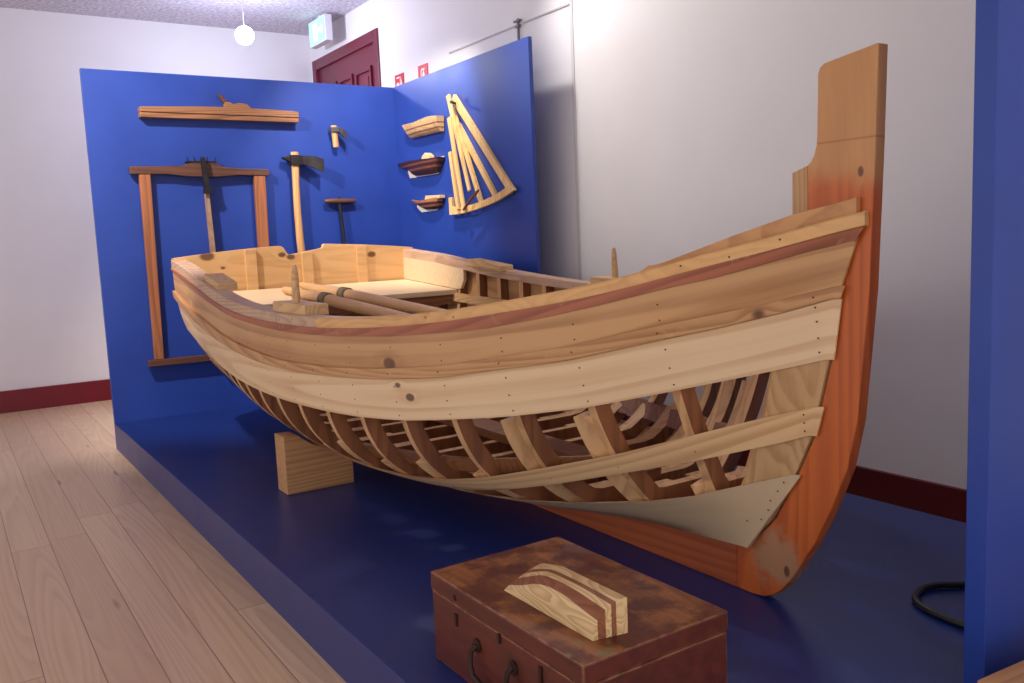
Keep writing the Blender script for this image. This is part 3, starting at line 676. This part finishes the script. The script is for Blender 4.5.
# ------------------------------------------------------------------ half models on the side panel
XWf = 2.388
def half_model(top, bot, depth, mat, lab, back=None, cabin=None, dx=.06):
    """half hull standing proud of the panel, from its sheer and lower outlines (y, z), bow first"""
    t = thing('half_hull_model', (XWf, (top[0][0]+top[-1][0])/2, min(p[1] for p in bot)), lab, 'boat model', 'half hull models on the side panel')
    def along(P, s):
        L_ = [0]
        for a_, b_ in zip(P, P[1:]): L_.append(L_[-1]+math.hypot(a_[0]-b_[0], a_[1]-b_[1]))
        return lin([(l/L_[-1], p[0]) for l, p in zip(L_, P)])(s), lin([(l/L_[-1], p[1]) for l, p in zip(L_, P)])(s)
    rings = []
    for i in range(21):
        s = i/20; (ty, tz), (by, bz) = along(top, s), along(bot, s); dp = lin(depth)(s); cy_ = (dx-dp)*1.75
        ring = [(XWf-.0065, ty+cy_, tz)]
        for j in range(11):
            a = math.pi/2*j/10; v = math.sin(a)**1.15
            ring.append((XWf-.0066-(dp-.0066)*max(math.cos(a), 0)**.55, lerp(ty, by, v)+cy_, lerp(tz, bz, v)))
        rings.append(ring)
    MB().loft(rings).build('hull', mat, t, smooth=True)
    if back: MB().prism([(y+.10, z+.010) for y, z in back], 'x', XWf-.006, XWf-.0006).build('backing_board', plain('white_board', srgb(232, 224, 214), .6), t)
    if cabin: MB().prism([(y+.03, z) for y, z in cabin], 'x', XWf-.045, XWf-.0067).build('cabin', plain('pale_cabin_wood', srgb(226, 196, 150), .5, 0, .1), t, bevel=.002)
    return t
m1 = stripes('pale_striped_model_timber', [srgb(214,176,124), srgb(150,104,66), srgb(224,188,138), srgb(150,104,66), srgb(222,186,138)], [.018*S,.026*S,.044*S,.052*S], 'Z')
m2 = stripes('dark_striped_model_timber', [srgb(70,40,34), srgb(132,78,54), srgb(66,38,34), srgb(128,74,52), srgb(60,36,34)], [.030*S,.042*S,.060*S,.070*S], 'Z')
m3 = stripes('brown_striped_model_timber', [srgb(66,42,32), srgb(160,100,60), srgb(72,46,36), srgb(184,128,80)], [.014*S,.026*S,.040*S], 'Z')
half_model([(4.642,1.674),(4.497,1.667),(4.351,1.677),(4.29,1.676),(4.225,1.67)], [(4.575,1.592),(4.421,1.592),(4.232,1.589)], [(0,.045),(.3,.06),(1,.055)], m1,
           'pale striped half hull model, topmost of the three on the blue side panel')
half_model([(4.741,1.468),(4.56,1.463),(4.36,1.455),(4.228,1.452)], [(4.731,1.447),(4.617,1.411),(4.577,1.378),(4.42,1.374),(4.30,1.375),(4.246,1.435)], [(0,.02),(.3,.05),(.6,.06),(1,.05)], m2,
           'dark striped half hull model with pale edge, middle of three on the side panel',
           back=[(4.601,1.40),(4.579,1.361),(4.232,1.36),(4.155,1.449),(4.6,1.44)], cabin=[(4.424,1.455),(4.41,1.478),(4.373,1.491),(4.334,1.471),(4.333,1.454)])
half_model([(4.594,1.245),(4.52,1.231),(4.41,1.234),(4.285,1.239)], [(4.584,1.229),(4.524,1.203),(4.465,1.181),(4.39,1.178),(4.31,1.184),(4.288,1.199)], [(0,.02),(.3,.042),(.6,.05),(1,.045)], m3,
           'small brown half hull model, lowest of three on the side panel',
           back=[(4.513,1.191),(4.455,1.158),(4.272,1.16),(4.235,1.193),(4.229,1.241),(4.5,1.22)], cabin=[(4.41,1.23),(4.396,1.255),(4.235,1.249),(4.235,1.232)], dx=.05)

# ------------------------------------------------------------------ wooden sector frame on the side panel
SEC = wood('pale_sector_wood', srgb(234, 198, 138), srgb(204, 158, 98), 'Z', 18, 7, .5)
t = thing('moulding_sector', (XWf, 3.9, 1.14), 'fan-shaped wooden sector frame with slender arms hung on the blue side panel', 'sector')
def bar(a, b_, w0, w1, x0, x1, name='arm'):
    dy = -((x0+x1)/2-.018)*1.75
    a, b_ = Vector((a[0]+dy, a[1])), Vector((b_[0]+dy, b_[1])); d_ = (b_-a).normalized(); n_ = Vector((-d_.y, d_.x))
    MB().prism([tuple(a+n_*w0), tuple(a-n_*w0), tuple(b_-n_*w1), tuple(b_+n_*w1)], 'x', XWf-x1, XWf-x0).build(name, SEC, t, bevel=.0015)
bar((4.098,1.748),(3.578,1.225), .020,.020, .001,.02)
bar((4.085,1.625),(3.718,1.200), .015,.014, .001,.0195)
bar((4.118,1.69),(3.868,1.180), .011,.012, .0202,.038)
bar((4.158,1.758),(3.985,1.250), .016,.010, .0382,.050)
bar((4.160,1.640),(4.052,1.155), .014,.015, .0505,.062)
bar((4.163,1.465),(4.108,1.160), .013,.013, .038,.054)
arc_o = [(4.175,1.136),(4.10,1.136),(4.022,1.139),(3.93,1.147),(3.845,1.158),(3.76,1.170),(3.69,1.184),(3.61,1.203),(3.532,1.226)]
arc_i = [(3.567,1.256),(3.63,1.236),(3.70,1.215),(3.77,1.203),(3.845,1.190),(3.93,1.180),(4.022,1.174),(4.10,1.172),(4.142,1.180),(4.143,1.23),(4.175,1.228)]
MB().prism(arc_o+arc_i, 'x', XWf-.0378, XWf-.0204).build('arc', SEC, t, bevel=.0015)
MB().tube([(XWf-.07,3.965,1.155),(XWf-.072,3.91,1.188),(XWf-.07,3.84,1.228),(XWf-.068,3.81,1.245)], [.006,.008,.009,.005], 8).build('peg', TDK, t, smooth=True)
MB().tube([(XWf-.066,4.045,1.712),(XWf-.010,4.092,1.712)], .008, 8).build('pivot', IRON, t)

# ------------------------------------------------------------------ wall signs, exit light, lamp
RED = plain('sign_red', srgb(206, 36, 48), .4); SWH = plain('sign_white', srgb(240, 238, 238), .4)
def sign(y0, y1, lab, kind):
    t = thing('fire_sign', (XR, (y0+y1)/2, 1.92), lab, 'sign', 'red fire signs on the white wall')
    MB().box(XR-.006, XR-.0005, y0, y1, 1.92, 2.056).build('plate', RED, t)
    p = MB(); x0, x1 = XR-.0075, XR-.0062; ym = (y0+y1)/2; Q = lambda a, z: (ym-a, z)   # a: to the right as seen
    if kind == 'extinguisher':
        p.prism([Q(-.004,1.935),Q(.022,1.935),Q(.022,2.0),Q(.016,2.012),Q(.002,2.012),Q(-.004,2.0)], 'x', x0, x1)
        p.prism([Q(.004,2.0125),Q(.014,2.0125),Q(.014,2.024),Q(.004,2.024)], 'x', x0, x1)
        p.prism([Q(.003,2.0245),Q(.024,2.0245),Q(.026,2.032),Q(-.012,2.036),Q(-.022,2.022),Q(-.026,1.98),Q(-.020,1.98),Q(-.015,2.018),Q(-.008,2.026)], 'x', x0, x1)
    else:
        p.prism([Q(-.03+.022*math.cos(a)+.012, 1.985+.022*math.sin(a)) for a in [k*math.pi/8 for k in range(16)]], 'x', x0, x1)
        p.prism([Q(.012,2.04),Q(.02,2.04),Q(.02,1.95),Q(.012,1.95)], 'x', x0, x1)
        p.prism([Q(.026,2.03),Q(.040,2.0),Q(.036,1.955),Q(.025,1.955)], 'x', x0, x1)
        p.prism([Q(-.034,2.040),Q(.004,2.040),Q(.004,2.032),Q(-.034,2.032)], 'x', x0, x1)
    p.build('pictogram', SWH, t)
sign(5.065, 5.185, 'left one of two small red fire signs on the white wall beside the door', 'reel')
sign(4.745, 4.865, 'right one of two small red fire signs on the white wall, nearer the side panel', 'extinguisher')
t = thing('exit_light', (2.43, 6.02, 2.6), 'glowing green-white emergency exit light box hung from the ceiling near the red door', 'exit light')
MB().box(2.402, 2.455, 5.865, 6.168, 2.405, 2.58).build('housing', plain('white_lamp_plastic', srgb(228, 226, 230), .4), t, bevel=.004)
k = N('exit_face_glow'); e = k.n('ShaderNodeEmission')
gy = k.n('ShaderNodeSeparateXYZ', {0: k.obj()}).outputs[1]; gz = k.n('ShaderNodeSeparateXYZ', {0: k.obj()}).outputs[2]
e.inputs[0].default_value = srgb(176, 250, 240); e.inputs[1].default_value = 1.5
k.t.links.new(e.outputs[0], k.out.inputs[0]); EXG = k.m
MB().box(2.42, 2.438, 5.99, 6.04, 2.5802, 2.5998).build('bracket', plain('white_bracket', srgb(220, 218, 222), .4), t)
fc = MB().box(2.3995, 2.4015, 5.875, 6.158, 2.413, 2.572).build('luminous_face', EXG, t)
k = N('exit_symbol_glow'); e = k.n('ShaderNodeEmission'); e.inputs[0].default_value = srgb(250, 255, 252); e.inputs[1].default_value = 1.8
k.t.links.new(e.outputs[0], k.out.inputs[0])
p = MB(); x0, x1 = 2.3978, 2.3992
p.prism([(6.08,2.43),(6.01,2.43),(6.01,2.55),(6.08,2.55)], 'x', x0, x1)
p.prism([(5.99,2.478),(5.935,2.478),(5.935,2.46),(5.90,2.493),(5.935,2.526),(5.935,2.508),(5.99,2.508)], 'x', x0, x1)
p.build('symbol', k.m, fc)

def spot_thing(pos, target, lab, power, size_deg, radius, col, blend=.6, visible_bulb=False, bulb=60):
    pos, target = Vector(pos), Vector(target); dr = (target-pos).normalized()
    t = thing('ceiling_spotlight', (pos.x, pos.y, ZC), lab, 'spotlight', 'ceiling spotlights')
    hw = plain('white_lamp_metal', srgb(220, 220, 222), .4)
    MB().tube([(pos.x,pos.y,ZC-.0005),(pos.x,pos.y,pos.z+.05)], .008, 8).build('stem', hw, t)
    MB().tube([pos-dr*.07, pos-dr*.062, pos-dr*.0, pos+dr*.012], [.02,.03,.036,.037], 16, caps=False).build('housing', hw, t, smooth=True)
    k = N('lamp_glow'); e = k.n('ShaderNodeEmission'); e.inputs[0].default_value = c4(col); e.inputs[1].default_value = bulb
    k.t.links.new(e.outputs[0], k.out.inputs[0])
    MB().tube([pos-dr*.012, pos-dr*.008, pos+dr*.0], [.006,.03,.034], 16).build('bulb', k.m, t, smooth=True)
    ld = bpy.data.lights.new('spot', 'SPOT'); ld.energy = power; ld.spot_size = math.radians(size_deg); ld.spot_blend = blend; ld.shadow_soft_size = radius; ld.color = col[:3]
    lo = bpy.data.objects.new('spot_lamp', ld); COL.objects.link(lo); lo.location = (pos+dr*.02)*S
    lo.rotation_euler = dr.to_track_quat('-Z', 'Y').to_euler()
    return t
def lamp_thing(pos, lab, power, radius, col):
    pos = Vector(pos)
    t = thing('ceiling_lamp', (pos.x, pos.y, ZC), lab, 'lamp')
    MB().tube([(pos.x,pos.y,ZC-.0005),(pos.x,pos.y,pos.z+.036)], .003, 8).build('stem', plain('white_lamp_rod', srgb(220,220,222), .4), t)
    k = N('bare_lamp_glow'); e = k.n('ShaderNodeEmission'); e.inputs[0].default_value = c4(col); e.inputs[1].default_value = 60
    k.t.links.new(e.outputs[0], k.out.inputs[0])
    R_ = .056; b = MB(); b.loft([[(pos.x+R_*math.sin(th)*math.cos(a), pos.y+R_*math.sin(th)*math.sin(a), pos.z+R_*math.cos(th)) for a in [2*math.pi*q/16 for q in range(16)]] for th in [.02+math.pi*.987*r/10 for r in range(11)]])
    b.build('bulb', k.m, t, smooth=True)
    ld = bpy.data.lights.new('lamp', 'POINT'); ld.energy = power; ld.shadow_soft_size = radius; ld.color = col[:3]
    lo = bpy.data.objects.new('lamp_light', ld); COL.objects.link(lo); lo.location = (pos+Vector((0,0,-.06)))*S
    return t
COOL = (.74, .77, 1.0); WARM = (1.0, .90, .78)
lamp_thing((1.743, 5.55, 2.31), 'bright bare lamp hanging behind the blue back panel', 54, .05, COOL)
spot_thing((1.80, 3.78, 2.48), (2.25, 4.6, 1.35), 'ceiling spotlight above the stern of the boat, turned to the side panel', 150, 75, .05, WARM)
spot_thing((1.96, 3.66, 2.48), (2.578, 2.1, 1.15), 'ceiling spotlight above the stern of the boat, turned to the right wall', 75, 112, .06, (1,.95,.92), 1.0)
spot_thing((.10, 3.70, 2.48), (1.25, 4.6, 1.25), 'ceiling spotlight left of the blue platform', 300, 70, .05, WARM)

# daylight that reaches the room from the open side behind the camera
wd = bpy.data.worlds.new('room_daylight'); scn.world = wd; wd.use_nodes = True
bg = wd.node_tree.nodes['Background']; bg.inputs[0].default_value = (1.0, .955, .93, 1); bg.inputs[1].default_value = 1.12

# ------------------------------------------------------------------ camera
F, YAW, PITCH, ROLL = 875.758, .577137, .117859, -.0434971
fw = Vector((math.sin(YAW)*math.cos(PITCH), math.cos(YAW)*math.cos(PITCH), -math.sin(PITCH)))
r = Vector((math.cos(YAW), -math.sin(YAW), 0)); u = r.cross(fw)
r2 = r*math.cos(ROLL)+u*math.sin(ROLL); u2 = -r*math.sin(ROLL)+u*math.cos(ROLL)
cd = bpy.data.cameras.new('camera'); cd.sensor_width = 36; cd.lens = F/1024*36; cd.clip_start = .05
cam = bpy.data.objects.new('camera', cd); COL.objects.link(cam)
m = Matrix((r2, u2, -fw)).transposed().to_4x4(); m.translation = Vector((0,0,1))*S
cam.matrix_world = m; scn.camera = cam
for o in bpy.data.objects:
    if '_o' in o: del o['_o']
scn.view_settings.view_transform = 'Standard'; scn.view_settings.look = 'None'; scn.view_settings.gamma = 1
scn.view_settings.use_curve_mapping = False; scn.view_settings.exposure = 0.1
